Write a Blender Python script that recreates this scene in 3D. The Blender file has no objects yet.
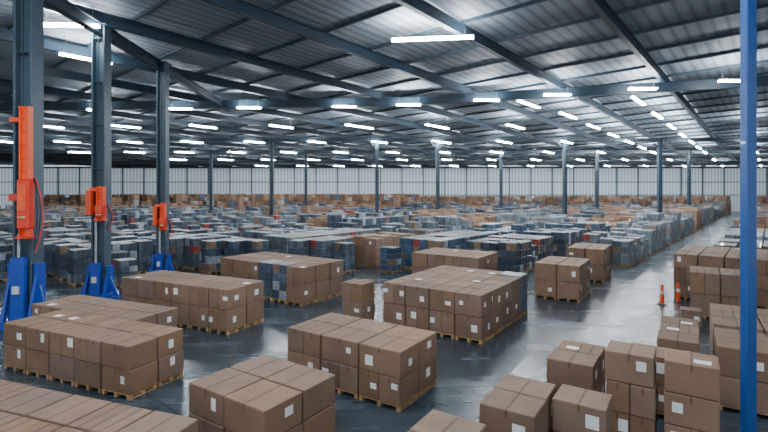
import bpy, math, random
from mathutils import Vector
random.seed(11)
scene = bpy.context.scene
H = 6.0

# ------------------------------------------------------------------ materials
def new_mat(name):
    m = bpy.data.materials.new(name); m.use_nodes = True
    nt = m.node_tree
    return m, nt, nt.nodes['Principled BSDF']

def attr_mat(name, rough=0.7, noise_scale=3.0, noise_amt=0.25, bump=0.0, coat=0.0, metallic=0.0, stretch=(1,1,1)):
    m, nt, b = new_mat(name)
    at = nt.nodes.new('ShaderNodeAttribute'); at.attribute_name = 'col'
    tc = nt.nodes.new('ShaderNodeTexCoord')
    mp = nt.nodes.new('ShaderNodeMapping'); mp.inputs['Scale'].default_value = stretch
    nz = nt.nodes.new('ShaderNodeTexNoise'); nz.inputs['Scale'].default_value = noise_scale
    nz.inputs['Detail'].default_value = 4
    mr = nt.nodes.new('ShaderNodeMapRange')
    mr.inputs['From Min'].default_value = 0.3; mr.inputs['From Max'].default_value = 0.7
    mr.inputs['To Min'].default_value = 1-noise_amt; mr.inputs['To Max'].default_value = 1+noise_amt
    vm = nt.nodes.new('ShaderNodeVectorMath'); vm.operation = 'SCALE'
    nt.links.new(tc.outputs['Object'], mp.inputs['Vector'])
    nt.links.new(mp.outputs['Vector'], nz.inputs['Vector'])
    nt.links.new(nz.outputs['Fac'], mr.inputs['Value'])
    nt.links.new(at.outputs['Color'], vm.inputs[0])
    nt.links.new(mr.outputs['Result'], vm.inputs['Scale'])
    nt.links.new(vm.outputs['Vector'], b.inputs['Base Color'])
    b.inputs['Roughness'].default_value = rough
    b.inputs['Metallic'].default_value = metallic
    b.inputs['Coat Weight'].default_value = coat
    if bump > 0:
        bp = nt.nodes.new('ShaderNodeBump'); bp.inputs['Strength'].default_value = bump
        bp.inputs['Distance'].default_value = 0.02
        nt.links.new(nz.outputs['Fac'], bp.inputs['Height'])
        nt.links.new(bp.outputs['Normal'], b.inputs['Normal'])
    return m

M_card = attr_mat('cardboard', 0.8, 1.5, 0.12)
M_wood = attr_mat('pallet_wood', 0.8, 6, 0.25)
M_wrap = attr_mat('stretch_wrap', 0.40, 5, 0.35, bump=0.5, coat=0.1, stretch=(1,1,0.4))
M_steel = attr_mat('painted_steel', 0.45, 2, 0.08)
M_paint = attr_mat('machine_paint', 0.35, 3, 0.08, coat=0.2)

# floor
M_floor, nt, b = new_mat('polished_concrete')
tc = nt.nodes.new('ShaderNodeTexCoord')
mp = nt.nodes.new('ShaderNodeMapping'); mp.inputs['Rotation'].default_value = (0,0,math.radians(-50))
mp.inputs['Scale'].default_value = (0.25,1.2,1)
n1 = nt.nodes.new('ShaderNodeTexNoise'); n1.inputs['Scale'].default_value = 1.0; n1.inputs['Detail'].default_value = 8
cr = nt.nodes.new('ShaderNodeValToRGB')
cr.color_ramp.elements[0].position = 0.3; cr.color_ramp.elements[0].color = (0.024,0.038,0.050,1)
cr.color_ramp.elements[1].position = 0.72; cr.color_ramp.elements[1].color = (0.062,0.084,0.104,1)
br = nt.nodes.new('ShaderNodeTexBrick'); br.inputs['Scale'].default_value = 1.0
br.inputs['Brick Width'].default_value = 6.0; br.inputs['Row Height'].default_value = 3.0
br.inputs['Mortar Size'].default_value = 0.02; br.offset = 0.0
br.inputs['Color1'].default_value = (1,1,1,1); br.inputs['Color2'].default_value = (0.85,0.85,0.85,1)
br.inputs['Mortar'].default_value = (0.4,0.4,0.4,1)
mp2 = nt.nodes.new('ShaderNodeMapping'); mp2.inputs['Rotation'].default_value = (0,0,math.radians(-50))
mx = nt.nodes.new('ShaderNodeVectorMath'); mx.operation = 'MULTIPLY'
nt.links.new(tc.outputs['Object'], mp.inputs['Vector']); nt.links.new(mp.outputs['Vector'], n1.inputs['Vector'])
nt.links.new(tc.outputs['Object'], mp2.inputs['Vector']); nt.links.new(mp2.outputs['Vector'], br.inputs['Vector'])
nt.links.new(n1.outputs['Fac'], cr.inputs['Fac'])
nt.links.new(cr.outputs['Color'], mx.inputs[0]); nt.links.new(br.outputs['Color'], mx.inputs[1])
nt.links.new(mx.outputs['Vector'], b.inputs['Base Color'])
rr = nt.nodes.new('ShaderNodeMapRange'); rr.inputs['To Min'].default_value = 0.14; rr.inputs['To Max'].default_value = 0.36
nt.links.new(n1.outputs['Fac'], rr.inputs['Value']); nt.links.new(rr.outputs['Result'], b.inputs['Roughness'])
b.inputs['IOR'].default_value = 1.45

# corrugated ceiling
M_ceil, nt, b = new_mat('corrugated_roof_sheet')
tc = nt.nodes.new('ShaderNodeTexCoord')
mp = nt.nodes.new('ShaderNodeMapping'); mp.inputs['Rotation'].default_value = (0,0,math.radians(40))
wv = nt.nodes.new('ShaderNodeTexWave'); wv.bands_direction = 'X'; wv.inputs['Scale'].default_value = 0.45
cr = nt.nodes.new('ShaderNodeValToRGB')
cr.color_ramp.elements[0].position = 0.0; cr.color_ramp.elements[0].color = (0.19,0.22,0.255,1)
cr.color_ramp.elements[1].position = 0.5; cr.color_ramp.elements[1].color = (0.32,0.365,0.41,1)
bp = nt.nodes.new('ShaderNodeBump'); bp.inputs['Strength'].default_value = 0.45; bp.inputs['Distance'].default_value = 0.05
nt.links.new(tc.outputs['Object'], mp.inputs['Vector']); nt.links.new(mp.outputs['Vector'], wv.inputs['Vector'])
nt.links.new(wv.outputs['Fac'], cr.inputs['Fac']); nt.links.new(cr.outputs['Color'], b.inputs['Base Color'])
nt.links.new(wv.outputs['Fac'], bp.inputs['Height']); nt.links.new(bp.outputs['Normal'], b.inputs['Normal'])
b.inputs['Roughness'].default_value = 0.6

# wall cladding
M_wall, nt, b = new_mat('translucent_wall_cladding')
tc = nt.nodes.new('ShaderNodeTexCoord')
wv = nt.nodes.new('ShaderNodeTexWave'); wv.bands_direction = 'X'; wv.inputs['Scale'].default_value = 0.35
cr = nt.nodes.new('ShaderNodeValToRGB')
cr.color_ramp.elements[0].color = (0.36,0.45,0.50,1); cr.color_ramp.elements[1].color = (0.62,0.71,0.76,1)  # corrugation shading painted into the colour as vertical bands
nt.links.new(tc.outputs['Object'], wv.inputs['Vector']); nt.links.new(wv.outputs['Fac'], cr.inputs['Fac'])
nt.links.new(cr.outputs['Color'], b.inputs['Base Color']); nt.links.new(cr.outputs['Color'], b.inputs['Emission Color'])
b.inputs['Emission Strength'].default_value = 0.35  # faint glow stands in for daylight behind the panels
b.inputs['Roughness'].default_value = 0.6

M_led, nt, b = new_mat('led_diffuser')
b.inputs['Base Color'].default_value = (1,1,1,1)
b.inputs['Emission Color'].default_value = (0.88,0.95,1,1)
b.inputs['Emission Strength'].default_value = 175

# ------------------------------------------------------------------ mesh builder
def make_template():
    keys = []; idx = {}
    for cx in (-1,1):
        for cy in (-1,1):
            for cz in (-1,1):
                for k in range(3):
                    idx[(cx,cy,cz,k)] = len(keys); keys.append(((cx,cy,cz),k))
    faces = []
    def co(i):
        s,k = keys[i]
        return Vector([s[a]*(1.0 if a==k else 0.8) for a in range(3)])
    def addf(f):
        c = sum((co(i) for i in f), Vector())/len(f)
        n = (co(f[1])-co(f[0])).cross(co(f[2])-co(f[1]))
        faces.append(tuple(f) if n.dot(c) > 0 else tuple(reversed(f)))
    for k in range(3):
        i,j = [a for a in range(3) if a!=k]
        for s in (-1,1):
            f=[]
            for (si,sj) in ((-1,-1),(1,-1),(1,1),(-1,1)):
                c=[0,0,0]; c[k]=s; c[i]=si; c[j]=sj
                f.append(idx[(c[0],c[1],c[2],k)])
            addf(f)
        for si in (-1,1):
            for sj in (-1,1):
                c1=[0,0,0]; c1[k]=-1; c1[i]=si; c1[j]=sj
                c2=list(c1); c2[k]=1
                addf([idx[(*c1,i)],idx[(*c2,i)],idx[(*c2,j)],idx[(*c1,j)]])
    for cx in (-1,1):
        for cy in (-1,1):
            for cz in (-1,1):
                addf([idx[(cx,cy,cz,k)] for k in range(3)])
    return keys, faces
TK, TF = make_template()
SV = [(-1,-1,-1),(1,-1,-1),(1,1,-1),(-1,1,-1),(-1,-1,1),(1,-1,1),(1,1,1),(-1,1,1)]
SF = [(0,3,2,1),(4,5,6,7),(0,1,5,4),(1,2,6,5),(2,3,7,6),(3,0,4,7)]

class MB:
    def __init__(s): s.v=[]; s.f=[]; s.m=[]; s.c=[]; s.mats=[]
    def mi(s,mat):
        if mat not in s.mats: s.mats.append(mat)
        return s.mats.index(mat)
    def box(s, c, size, ax=(1,0), mat=None, col=(1,1,1), ch=0.0):
        hx,hy,hz = size[0]/2,size[1]/2,size[2]/2
        a=ax; b_=(-ax[1],ax[0]); n=len(s.v); mi=s.mi(mat)
        cc=(col[0],col[1],col[2],1)
        def put(x,y,z):
            s.v.append((c[0]+a[0]*x+b_[0]*y, c[1]+a[1]*x+b_[1]*y, c[2]+z)); s.c.append(cc)
        if ch>0:
            h=(hx,hy,hz)
            for sg,k in TK:
                p=[sg[q]*(h[q] if q==k else h[q]-ch) for q in range(3)]
                put(*p)
            for f in TF: s.f.append(tuple(n+i for i in f)); s.m.append(mi)
        else:
            for x,y,z in SV: put(x*hx,y*hy,z*hz)
            for f in SF: s.f.append(tuple(n+i for i in f)); s.m.append(mi)
    def beam(s, p1, p2, w, h, mat, col):
        p1=Vector(p1); p2=Vector(p2); d=(p2-p1).normalized()
        side=d.cross(Vector((0,0,1)))
        if side.length<1e-4: side=Vector((1,0,0))
        side.normalize(); up=side.cross(d).normalized()
        n=len(s.v); mi=s.mi(mat)
        for p in (p1,p2):
            for (a,b_) in ((-1,-1),(1,-1),(1,1),(-1,1)):
                q=p+side*(a*w/2)+up*(b_*h/2); s.v.append(tuple(q)); s.c.append((*col,1))
        for f in ((0,1,2,3),(7,6,5,4),(0,4,5,1),(1,5,6,2),(2,6,7,3),(3,7,4,0)):
            s.f.append(tuple(n+i for i in f)); s.m.append(mi)
    def ibeam(s, p1, p2, w, h, mat, col):
        t=0.05*h+0.02
        up=Vector((0,0,1)); p1=Vector(p1); p2=Vector(p2)
        s.beam(p1+up*(h/2),p2+up*(h/2),w,t,mat,col)
        s.beam(p1-up*(h/2),p2-up*(h/2),w,t,mat,col)
        s.beam(p1,p2,w*0.18,h,mat,col)
    def tube(s, pts, r, mat, col, n=10):
        mi=s.mi(mat); pts=[Vector(p) for p in pts]; base=len(s.v)
        for k,p in enumerate(pts):
            d=(pts[min(k+1,len(pts)-1)]-pts[max(k-1,0)]).normalized()
            a=d.cross(Vector((0,1,0.01))); 
            if a.length<1e-3: a=d.cross(Vector((1,0,0)))
            a.normalize(); b_=d.cross(a)
            rr=r[k] if isinstance(r,(list,tuple)) else r
            for i in range(n):
                an=2*math.pi*i/n
                s.v.append(tuple(p+a*math.cos(an)*rr+b_*math.sin(an)*rr)); s.c.append((*col,1))
        for k in range(len(pts)-1):
            for i in range(n):
                j=(i+1)%n
                s.f.append((base+k*n+i,base+(k+1)*n+i,base+(k+1)*n+j,base+k*n+j)); s.m.append(mi)
        s.f.append(tuple(base+i for i in range(n))); s.m.append(mi)
        s.f.append(tuple(base+(len(pts)-1)*n+i for i in reversed(range(n)))); s.m.append(mi)
    def build(s,name):
        me=bpy.data.meshes.new(name); me.from_pydata(s.v,[],s.f)
        for m in s.mats: me.materials.append(m)
        me.polygons.foreach_set('material_index', s.m)
        at=me.color_attributes.new('col','FLOAT_COLOR','POINT')
        at.data.foreach_set('color',[x for c in s.c for x in c])
        me.update()
        ob=bpy.data.objects.new(name,me); scene.collection.objects.link(ob)
        return ob

# ------------------------------------------------------------------ room shell
def zr(y): return 16.8-0.03*y
XL,XR,YN,YF = -118.0,118.0,-14.0,130.0
mb=MB(); mb.box(((XL+XR)/2,(YN+YF)/2,-0.15),(XR-XL,YF-YN,0.3),mat=M_floor); mb.build('floor')
mb=MB(); mb.beam((0,YN,zr(YN)+0.15),(0,YF,zr(YF)+0.15),XR-XL,0.3,M_ceil,(1,1,1)); mb.build('ceiling')
mb=MB()
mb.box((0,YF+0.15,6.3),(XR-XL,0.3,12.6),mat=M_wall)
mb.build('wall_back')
mb=MB()
STEEL=(0.022,0.043,0.066); STEEL_D=(0.013,0.029,0.046)
for i in range(40):
    x=XL+3+i*6.0
    if x>XR: break
    mb.box((x,YF-0.16,6.3),(0.28,0.3,12.6),mat=M_steel,col=(0.09,0.14,0.17))
for z,h in ((8.2,0.22),(12.3,0.55),(4.6,0.2)):
    mb.box((0,YF-0.42,z),(XR-XL,0.2,h),mat=M_steel,col=(0.08,0.13,0.16))
mb.build('trim_wall_framing')

# ------------------------------------------------------------------ roof steel
V=Vector((0.64,0.768)).normalized(); U=Vector((V.y,-V.x))
def clip_line(s0, d, o):
    p0=o*s0; t0,t1=-1e9,1e9
    for k,(lo,hi) in enumerate(((XL+0.5,XR-0.5),(YN+0.5,YF-0.8))):
        a=(lo-p0[k])/d[k]; b_=(hi-p0[k])/d[k]
        t0=max(t0,min(a,b_)); t1=min(t1,max(a,b_))
    if t1-t0<2: return None
    return p0+d*t0, p0+d*t1
mb=MB()
s=-6.8-7.22*18
while s<110:
    r=clip_line(s,V,U)
    if r:
        a,b_=r
        mb.ibeam((a.x,a.y,zr(a.y)-0.55),(b_.x,b_.y,zr(b_.y)-0.55),0.32,0.62,M_steel,STEEL)
    s+=7.22
mb.build('roof_rafters')
mb=MB()
t=-60
while t<190:
    r=clip_line(t,U,V)
    if r:
        a,b_=r
        mb.beam((a.x,a.y,zr(a.y)-0.12),(b_.x,b_.y,zr(b_.y)-0.12),0.12,0.2,M_steel,(0.06,0.09,0.115))
    t+=4.2
mb.build('roof_purlins')

mb=MB()
def girder(pts,dep=0.75,w=0.4):
    for p,q in zip(pts[:-1],pts[1:]):
        mb.ibeam((p[0],p[1],zr(p[1])-1.15),(q[0],q[1],zr(q[1])-1.15),w,dep,M_steel,STEEL_D)
girder([(-48,47.0),(1.5,44.0),(36,35.0)])
girder([(-70,70),(75,70)],0.5,0.3)
girder([(-90,86),(90,86)],0.5,0.3)
girder([(-105,108),(105,108)],0.5,0.3)
girder([(-15.7,6),(-15.7,47)],0.6,0.4)
mb.build('roof_girders')

# ------------------------------------------------------------------ columns
obstacles=[]
def column(x,y,w,name='steel_column',ztop=None,knee=True):
    m=MB(); zt=zr(y)-0.86 if ztop is None else ztop
    c=STEEL if w<0.6 else (0.048,0.082,0.112)
    fl=w*0.14
    m.box((x-w/2+fl/2,y,zt/2),(fl,w*0.9,zt),mat=M_steel,col=c,ch=0.01)
    m.box((x+w/2-fl/2,y,zt/2),(fl,w*0.9,zt),mat=M_steel,col=c,ch=0.01)
    m.box((x,y,zt/2),(w-2*fl,w*0.12,zt),mat=M_steel,col=(c[0]*1.2,c[1]*1.2,c[2]*1.2))
    m.box((x,y,0.03),(w*1.7,w*1.7,0.06),mat=M_steel,col=STEEL_D)
    for dx in(-1,1):
        for dy in(-1,1):
            m.tube([(x+dx*w*0.7,y+dy*w*0.7,0.05),(x+dx*w*0.7,y+dy*w*0.7,0.14)],0.03,M_steel,(0.3,0.3,0.3),6)
    for k in range(1,int(zt/2.4)+1):
        if k*2.4<zt-0.5: m.box((x,y,k*2.4),(w-2*fl,w*0.8,0.03),mat=M_steel,col=c)
    m.box((x,y,zt-0.03),(w*1.4,w*1.3,0.06),mat=M_steel,col=c)
    if knee:
        for sgn in(-1,1):
            m.beam((x+sgn*w/2,y,zt-1.4),(x+sgn*(w/2+1.2),y,zt-0.12),0.12,0.16,M_steel,c)
    obstacles.append((x,y,w+0.9))
    return m.build(name)
column(-15.75,20.6,0.82,knee=False); column(-15.8,26.0,0.74,knee=False); column(-15.6,32.8,0.64,knee=False)
for px,y in ((211,86),(306,86),(501,86),(597,86),(689,86)):
    column((px-384)/465*y,y,0.5,knee=False)
for x in (-16.9,-1.05,8.1,27.2,41.5): column(x,70,0.55)

# blue foreground post
m=MB(); BL=(0.008,0.085,0.33); x,y=8.62,11.0; zt=zr(y)-0.1
m.box((x,y,zt/2),(0.24,0.24,zt),mat=M_paint,col=BL,ch=0.02)
m.box((x,y,0.02),(0.55,0.55,0.04),mat=M_paint,col=BL,ch=0.005)
for dx in(-1,1):
    for dy in(-1,1): m.tube([(x+dx*0.21,y+dy*0.21,0.03),(x+dx*0.21,y+dy*0.21,0.1)],0.02,M_steel,(0.4,0.4,0.4),6)
for dx,dy in((1,0),(-1,0)):
    m.beam((x+dx*0.13,y,0.35),(x+dx*0.25,y,0.04),0.02,0.05,M_paint,BL)
m.box((x,y,zt-0.03),(0.5,0.5,0.06),mat=M_paint,col=BL)
m.build('blue_steel_post')

# ------------------------------------------------------------------ column hoist units
OR=(0.92,0.085,0.006); BLU=(0.008,0.06,0.42); RD=(0.75,0.030,0.006); CAB=(0.02,0.02,0.025)
def hoist(x,y,w,zo,z1,zb):
    m=MB(); yf=y-w*0.45-0.02
    for sx_ in(-1,1):
        xs=x+sx_*(w/2+0.16)
        m.box((xs,y-0.1,0.15),(0.36,w*1.7,0.3),mat=M_paint,col=BLU,ch=0.02)
        m.box((xs,y-0.1,zb*0.45),(0.2,w*0.6,zb*0.9),mat=M_paint,col=BLU,ch=0.02)
        m.beam((xs,y-w*0.85,0.3),(xs,y-0.2,zb*0.8),0.12,0.18,M_paint,BLU)
        m.beam((xs+sx_*0.5,y-0.2,0.1),(xs,y-0.2,zb*0.6),0.12,0.18,M_paint,BLU)
        m.box((xs+sx_*0.42,y-0.2,0.05),(0.4,0.4,0.1),mat=M_paint,col=BLU,ch=0.01)
    m.box((x,yf-0.16,zb*0.5),(w*0.75,0.26,zb),mat=M_paint,col=BLU,ch=0.03)
    m.box((x,yf-0.33,zb*0.55),(w*0.35,0.08,0.34),mat=M_paint,col=(0.7,0.7,0.7),ch=0.01)
    m.tube([(x,yf-0.16,zb*0.9),(x,yf-0.16,zo+0.1)],0.06,M_steel,(0.4,0.42,0.45),12)
    hh=z1-zo; xo=x+w*0.42
    m.box((xo,yf-0.12,zo+hh/2),(w*0.42,0.20,hh),mat=M_paint,col=OR,ch=0.02)
    for q in(-1,1):
        m.box((xo+q*w*0.22,yf-0.2,zo+hh/2),(0.05,0.3,hh),mat=M_paint,col=OR,ch=0.01)
    m.box((xo+w*0.04,yf-0.26,zo+hh*0.25),(w*0.62,0.40,hh*0.38),mat=M_paint,col=RD,ch=0.04)
    m.box((xo+w*0.04,yf-0.48,zo+hh*0.30),(w*0.42,0.05,hh*0.2),mat=M_paint,col=OR,ch=0.01)
    for k in range(5):
        m.box((xo,yf-0.235,zo+hh*(0.5+0.1*k)),(w*0.38,0.03,0.05),mat=M_paint,col=RD)
    for k,cc in enumerate(((0.8,0.7,0.1),(0.1,0.6,0.2),(0.8,0.8,0.8))):
        m.tube([(xo+w*(-0.1+0.12*k),yf-0.46,zo+hh*0.15),(xo+w*(-0.1+0.12*k),yf-0.51,zo+hh*0.15)],0.035,M_paint,cc,10)
    m.box((xo,yf-0.2,zo-0.04),(w*0.8,0.45,0.08),mat=M_paint,col=RD,ch=0.01)
    m.box((x-w*0.05,yf-0.06,zo+hh*0.3),(w*1.1,0.14,0.3),mat=M_paint,col=RD,ch=0.02)
    m.box((x-w*0.05,yf-0.06,zo+hh*0.9),(w*1.0,0.12,0.2),mat=M_paint,col=OR,ch=0.02)
    if hh<3: m.box((x-w*0.42,yf-0.2,zo+hh*0.5),(w*0.4,0.3,hh*0.75),mat=M_paint,col=OR,ch=0.03)
    for q in(0.0,0.09,0.18):
        pts=[]
        for k in range(15):
            f=k/14; pts.append((xo+w*(0.36+q*0.5)+(0.16+q)*math.sin(f*math.pi),yf-0.15,zo+hh*0.45-(hh*0.45+0.5+q)*f))
        m.tube(pts,0.022,M_paint,CAB if q<0.1 else RD,6)
    m.tube([(xo-w*0.28,yf-0.06,z1-0.1),(xo-w*0.28,yf-0.06,zr(y)-1.6)],0.025,M_paint,CAB,6)
    m.build('column_hoist_unit')
    obstacles.append((x,y,w+1.3))
hoist(-15.75,20.6,0.82,4.0,9.6,3.1)
hoist(-15.8,26.0,0.74,4.4,6.2,2.0)
hoist(-15.6,32.8,0.64,3.3,5.1,1.6)

# ------------------------------------------------------------------ pallets of goods
rects=[]
def pallet(m,c,a,lu,lv,detail=True):
    b_=(-a[1],a[0]); col=random.choice([(0.45,0.26,0.12),(0.40,0.23,0.11),(0.52,0.32,0.15)])
    P=lambda u,v,z:(c[0]+a[0]*u+b_[0]*v,c[1]+a[1]*u+b_[1]*v,z)
    if not detail:
        m.box(P(0,0,0.12),(lu,lv,0.04),a,M_wood,col)
        for q in(-1,0,1): m.box(P(0,q*(lv/2-0.06),0.05),(lu,0.1,0.1),a,M_wood,col)
        return
    for k in range(6):
        m.box(P(0,-lv/2+0.06+k*(lv-0.12)/5,0.13),(lu,0.12,0.022),a,M_wood,col)
    for q in(-1,0,1):
        m.box(P(q*(lu/2-0.06),0,0.108),(0.11,lv,0.022),a,M_wood,col)
        m.box(P(q*(lu/2-0.06),0,0.012),(0.11,lv,0.022),a,M_wood,col)
        for r in(-1,0,1): m.box(P(q*(lu/2-0.06),r*(lv/2-0.07),0.06),(0.11,0.13,0.075),a,M_wood,col)
KR=(0.232,0.142,0.094)
def kraft(j=0.16):
    f=1+random.uniform(-j,j); g=random.uniform(-0.012,0.012)
    return ((KR[0]+g)*f,KR[1]*f,(KR[2]-g)*f)
WHITE=(0.9,0.9,0.88)
def wrapped(m,c,a,lu,lv,h,base=None,cells=(2,2,3)):
    base=base or random.choice(WR)
    nu,nv,nz=cells; ht=h-0.15
    b_=(-a[1],a[0])
    for i in range(nu):
        for j in range(nv):
            for k in range(nz):
                f=random.uniform(0.6,1.4)
                col=tuple(min(0.9,q*f) for q in base)
                r=random.random()
                if r<0.08: col=(0.30,0.34,0.38)
                elif r<0.10: col=(0.30,0.05,0.04)
                elif r<0.18: col=(0.20,0.135,0.095)
                u=(i+0.5)/nu*lu-lu/2; v=(j+0.5)/nv*lv-lv/2
                m.box((c[0]+a[0]*u+b_[0]*v,c[1]+a[1]*u+b_[1]*v,0.15+(k+0.5)*ht/nz),
                      (lu/nu-0.015,lv/nv-0.015,ht/nz-0.02),a,M_wrap,col,ch=0.012 if cells[0]>1 else 0)
    g=random.uniform(0.07,0.22)
    m.box((c[0],c[1],h+0.012),(lu*0.98,lv*0.98,0.02),a,M_wrap,(g*0.90,g*0.97,g*1.04))
WR=[(0.080,0.105,0.135),(0.050,0.072,0.108),(0.100,0.125,0.155),(0.14,0.165,0.19),(0.045,0.062,0.090),(0.05,0.085,0.14)]

def carton2(m,c,size,a,lab):
    na=(-a[0],-a[1]); col=kraft(); b_=(-na[1],na[0])
    m.box(c,size,na,M_card,col,ch=0.018)
    hx,hy,hz=size[0]/2,size[1]/2,size[2]/2
    P=lambda x,y,z:(c[0]+na[0]*x+b_[0]*y,c[1]+na[1]*x+b_[1]*y,c[2]+z)
    tc_=(col[0]*0.62,col[1]*0.58,col[2]*0.55)
    m.box(P(0,0,hz+0.001),(0.05,size[1]-0.03,0.003),na,M_card,tc_)
    for q in(-1,1): m.box(P(0,q*(hy+0.001),hz-0.09),(0.05,0.003,0.16),na,M_card,tc_)
    if random.random()<lab:
        w=random.choice((0.16,0.2,0.26)); h=random.choice((0.16,0.22,0.28))
        m.box(P(random.choice((-0.5,0.45,0.5))*hx,-hy-0.002,random.uniform(-0.08,0.14)),(w,0.004,h),na,M_card,WHITE)
    if random.random()<lab:
        w=random.choice((0.18,0.24)); h=random.choice((0.2,0.26))
        m.box(P(hx+0.002,random.uniform(-0.2,0.2),random.uniform(-0.08,0.14)),(0.004,w,h),na,M_card,WHITE)
    if random.random()<lab*0.25:
        m.box(P(hx*0.4,-hy*0.4,hz+0.003),(0.32,0.24,0.004),na,M_card,WHITE)

def carton_block(C,vdir,nu,nv,wu,wv,layers=2,h=0.70,lab=0.4,wrap=(),name='palletized_cartons'):
    v=Vector(vdir).normalized(); u=Vector((-v.y,v.x)); C=Vector(C)
    m=MB(); a=(u.x,u.y)
    for i in range(nu):
        for j in range(nv):
            c=C+u*((i+0.5)*wu)+v*((j+0.5)*wv)
            pallet(m,c,a,wu-0.06,wv-0.06)
            if (i,j) in wrap:
                wrapped(m,c,a,wu-0.08,wv-0.08,0.15+layers*h,(0.07,0.10,0.14),(2,2,4)); continue
            for k in range(layers):
                z=0.145+k*h+h/2
                jx,jy=random.uniform(-0.012,0.012),random.uniform(-0.012,0.012)
                if random.random()<0.3 and wu>1.0:
                    for q in(-1,1):
                        cc=c+u*(q*(wu-0.03)/4)
                        carton2(m,(cc.x+jx,cc.y+jy,z),((wu-0.03)/2-0.016,wv-0.045,h-0.016),a,lab*0.6)
                else:
                    carton2(m,(c.x+jx,c.y+jy,z),(wu-0.045,wv-0.045,h-0.016),a,lab)
    mid=C+u*(nu*wu/2)+v*(nv*wv/2)
    rects.append((mid,u,v,nu*wu/2,nv*wv/2))
    return m.build(name)

A=(0.55,0.835)
carton_block((-4.3,7.1),(0.33,0.94),6,2,1.12,1.05)
carton_block((-7.24,13.2),(0.40,0.917),5,2,1.22,1.0,lab=0.6)
carton_block((-8.55,15.9),(0.40,0.917),5,2,1.15,0.95)
carton_block((-2.4,9.35),A,2,2,1.3,1.15,lab=0.7)
carton_block((0.43,12.5),A,3,2,1.42,1.12,h=0.74,lab=0.8)
carton_block((3.79,18.0),(0.57,0.82),4,5,1.18,1.15,h=0.88,lab=0.9,wrap=[(0,4)])
carton_block((-1.0,20.7),(0.57,0.82),1,1,1.2,1.05,h=0.82)
carton_block((-6.45,19.2),(0.43,0.90),6,2,1.12,1.15,h=0.86,lab=0.5)
carton_block((-4.27,23.9),(0.57,0.82),6,3,1.12,1.15,h=0.92,lab=0.4,wrap=[(1,0),(2,0)])
carton_block((10.4,24.7),A,2,3,1.2,1.1,h=0.9,lab=0.4)
carton_block((14.2,30.0),A,2,3,1.15,1.1,layers=2,h=1.0)
carton_block((5.6,27.4),A,4,3,1.15,1.1,h=0.92)
carton_block((0.9,7.2),A,1,2,1.2,1.0)
carton_block((2.95,9.1),A,1,2,1.2,0.95,lab=0.8)
carton_block((4.5,9.35),A,1,1,1.1,0.95,lab=0.8)
carton_block((5.3,11.7),A,1,2,1.2,0.95,lab=0.8)
carton_block((6.05,10.35),A,1,1,1.05,0.95,layers=3,h=0.70,lab=0.9)
carton_block((7.05,9.7),A,1,1,1.05,1.0,layers=3,h=0.70,lab=0.9)
carton_block((7.5,12.0),A,1,1,1.05,1.0,h=0.74,lab=0.8)
carton_block((9.0,13.2),A,1,3,1.1,1.0,h=0.74,lab=0.7)
carton_block((11.24,11.27),A,2,2,1.3,1.1,h=0.8,lab=0.8)
carton_block((12.66,13.42),A,2,3,1.3,1.1,h=0.8,lab=0.7)
carton_block((16.4,20.6),A,2,2,1.2,1.1,h=1.0,lab=0.4)
carton_block((19.6,22.9),(0.64,0.768),4,5,1.15,1.1,layers=3,h=0.78,lab=0.3)

m=MB(); carton2(m,(13.6,20.6,0.37),(0.8,0.7,0.74),(-0.85,0.5),1.0); m.build('cardboard_box')

for x,y in ((14.6,24.4),(15.75,24.9)):
    m=MB()
    m.tube([(x,y,0),(x,y,0.06)],[0.24,0.22],M_paint,(0.03,0.03,0.03),16)
    m.tube([(x,y,0.05),(x,y,0.3),(x,y,0.95),(x,y,1.05)],[0.13,0.10,0.07,0.03],M_paint,OR,16)
    m.tube([(x,y,0.55),(x,y,0.72)],[0.097,0.088],M_paint,(0.8,0.8,0.8),16)
    m.build('traffic_delineator_post')

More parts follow.
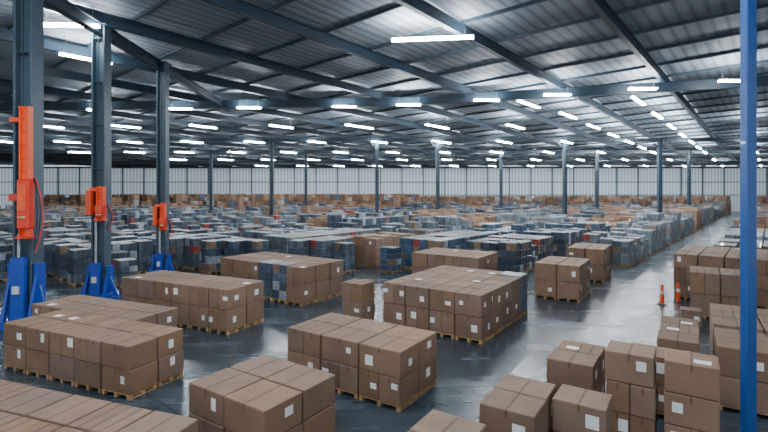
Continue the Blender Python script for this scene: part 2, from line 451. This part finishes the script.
# ------------------------------------------------------------------ storage field
def blocked(p,r=1.3):
    for mid,u,v,hu,hv in rects:
        d=p-mid
        if abs(d.dot(u))<hu+r and abs(d.dot(v))<hv+r: return True
    for x,y,q in obstacles:
        if (p.x-x)**2+(p.y-y)**2<(q+0.3)**2: return True
    return False
mw=MB(); mc=MB(); mt=MB()
a=(V.x,V.y)
npal=0
PW=1.28; PT=1.1
sb=-125.0
while sb<60:
    ncol=random.choice((2,3,3))
    tb=-10.0+random.uniform(0,4)
    while tb<190:
        nrow=random.choice((5,7,9))
        kind=random.random(); hb=random.choice((2.0,2.2,2.5,2.9))
        basec=random.choice(WR)
        for i in range(ncol):
            for j in range(nrow):
                s_=sb+(i+0.5)*PW; t_=tb+(j+0.5)*PT
                p=U*s_+V*t_
                if p.y<29 or p.y>YF-2.5 or abs(p.x)>0.87*p.y+3: continue
                if -8.6<s_<-3.6: continue
                if p.y<33.5 and -16<p.x<7.5: continue
                if p.y<34 and p.x>11 and s_<-8: continue
                if -4<s_<3 and p.y<31: continue
                if blocked(p): continue
                if random.random()<0.03: continue
                y=p.y
                h=hb+random.choice((0,0,0,-0.4,0.4))
                if y<45: h=min(h,2.3)
                pc=0.15 if y<60 else 0.24
                if y>60 and 0.0<(y%23)<6: pc=0.55
                if s_>-4: pc=0.12
                near=y<62
                if y>100 and (p.x<8 or y>112):
                    hh=random.choice((3.6,4.4,5.0)) if p.x<8 else random.choice((3.2,3.8,4.4))
                    for k in range(4):
                        f=random.uniform(0.5,1.25)
                        cc=(KR[0]*f,KR[1]*f*0.95,KR[2]*f*0.9)
                        if random.random()<0.12: cc=random.choice(((0.07,0.10,0.14),(0.3,0.32,0.33)))
                        mt.box((p.x,p.y,0.15+(k+0.5)*(hh-0.15)/4),(PT-0.08,PW-0.08,(hh-0.15)/4-0.03),a,M_card,cc)
                    pallet(mt,p,a,PT-0.06,PW-0.06,False)
                elif kind<pc:
                    nz=2 if h<2.2 else 3
                    for k in range(nz):
                        hz=(h-0.15)/nz
                        mc.box((p.x,p.y,0.145+(k+0.5)*hz),(PT-0.05,PW-0.05,hz-0.015),a,M_card,kraft(0.2),ch=0.012 if near else 0)
                        if near and random.random()<0.4:
                            c0=p-V*(PT/2-0.024)
                            mc.box((c0.x,c0.y,0.145+(k+0.5)*hz),(0.004,0.22,0.22),a,M_card,WHITE)
                    pallet(mc,p,a,PT-0.06,PW-0.06,y<45)
                else:
                    wrapped(mw,p,a,PT-0.08,PW-0.08,h,basec,(2,2,4) if near else (1,1,4))
                    pallet(mw,p,a,PT-0.06,PW-0.06,y<40)
                npal+=1
        tb+=nrow*PT+random.choice((1.2,2.0,2.6))
    sb+=ncol*PW+random.choice((0.8,1.4,2.0))
mw.build('stretch_wrapped_pallet_rows'); mc.build('palletized_carton_rows'); mt.build('tall_carton_stacks')
print('pallets',npal)

# ------------------------------------------------------------------ lights
ml=MB()
def led(x,y,L,ax,w=0.26,drop=1.6):
    z=zr(y)-drop; ax=Vector(ax).normalized(); 
    ml.box((x,y,z+0.09),(L+0.04,0.08,0.07),(ax.x,ax.y),M_steel,(0.6,0.62,0.64))
    ml.box((x,y,z),(L,w,0.10),(ax.x,ax.y),M_led,(1,1,1))
    for q in(-0.4,0.4):
        px,py=x+ax.x*L*q,y+ax.y*L*q
        zt=zr(py)
        ml.beam((px,py,z+0.08),(px,py,zt-0.02),0.02,0.02,M_steel,(0.2,0.2,0.2))
for px,y in ((105,46.5),(185,46),(252,45.5),(345,45),(408,44.2),(484,42.3),(553,40.2),(636,38.2),(724,35.8)):
    led((px-384)/465*y,y-1.0,2.2,(1,0.02),0.34)
led(2.8,27.0,4.7,(1,-0.12),0.34,1.2)
led(-16.9,25.0,3.0,(1,0.05),0.34,1.2)
for si,c in enumerate((-2.6,-12.0,-21.4,-30.8,-40.2,-49.6,-59.0,-68.4,-77.8,-87.2,-96.6,-106,-115,-125)):
    for yy in (-4,11,56,70,84,98,114):
        x=c+0.833*yy
        if abs(x)>112 or abs(x)>0.95*max(yy,14)+6: continue
        if yy<20 and abs(x)>22: continue
        led(x,yy,(4.8 if c>-55 else 3.4) if yy>20 else 5,(V.x,V.y),0.26,1.5)
for yy in (42,49,63,77): 
    led(-21.4+0.833*yy,yy+(1.5 if yy==42 else 0),4.8,(V.x,V.y),0.26,1.5)
    led(-12+0.833*yy,yy,4.8,(V.x,V.y),0.26,1.5)
led(-19.5,30.5,3.0,(V.x,V.y),0.28,1.3)
ml.build('led_strip_lights')

# ------------------------------------------------------------------ world
w=bpy.data.worlds.new('world'); scene.world=w; w.use_nodes=True
bg=w.node_tree.nodes['Background']; bg.inputs['Color'].default_value=(0.80,0.90,1,1); bg.inputs['Strength'].default_value=1.3

# ------------------------------------------------------------------ camera
cd=bpy.data.cameras.new('camera'); cam=bpy.data.objects.new('camera',cd); scene.collection.objects.link(cam)
cam.location=(0,0,H); cam.rotation_euler=(math.radians(90),0,0)
cd.sensor_width=36; cd.lens=465/768*36; cd.shift_y=-26/768; cd.clip_end=500
scene.camera=cam
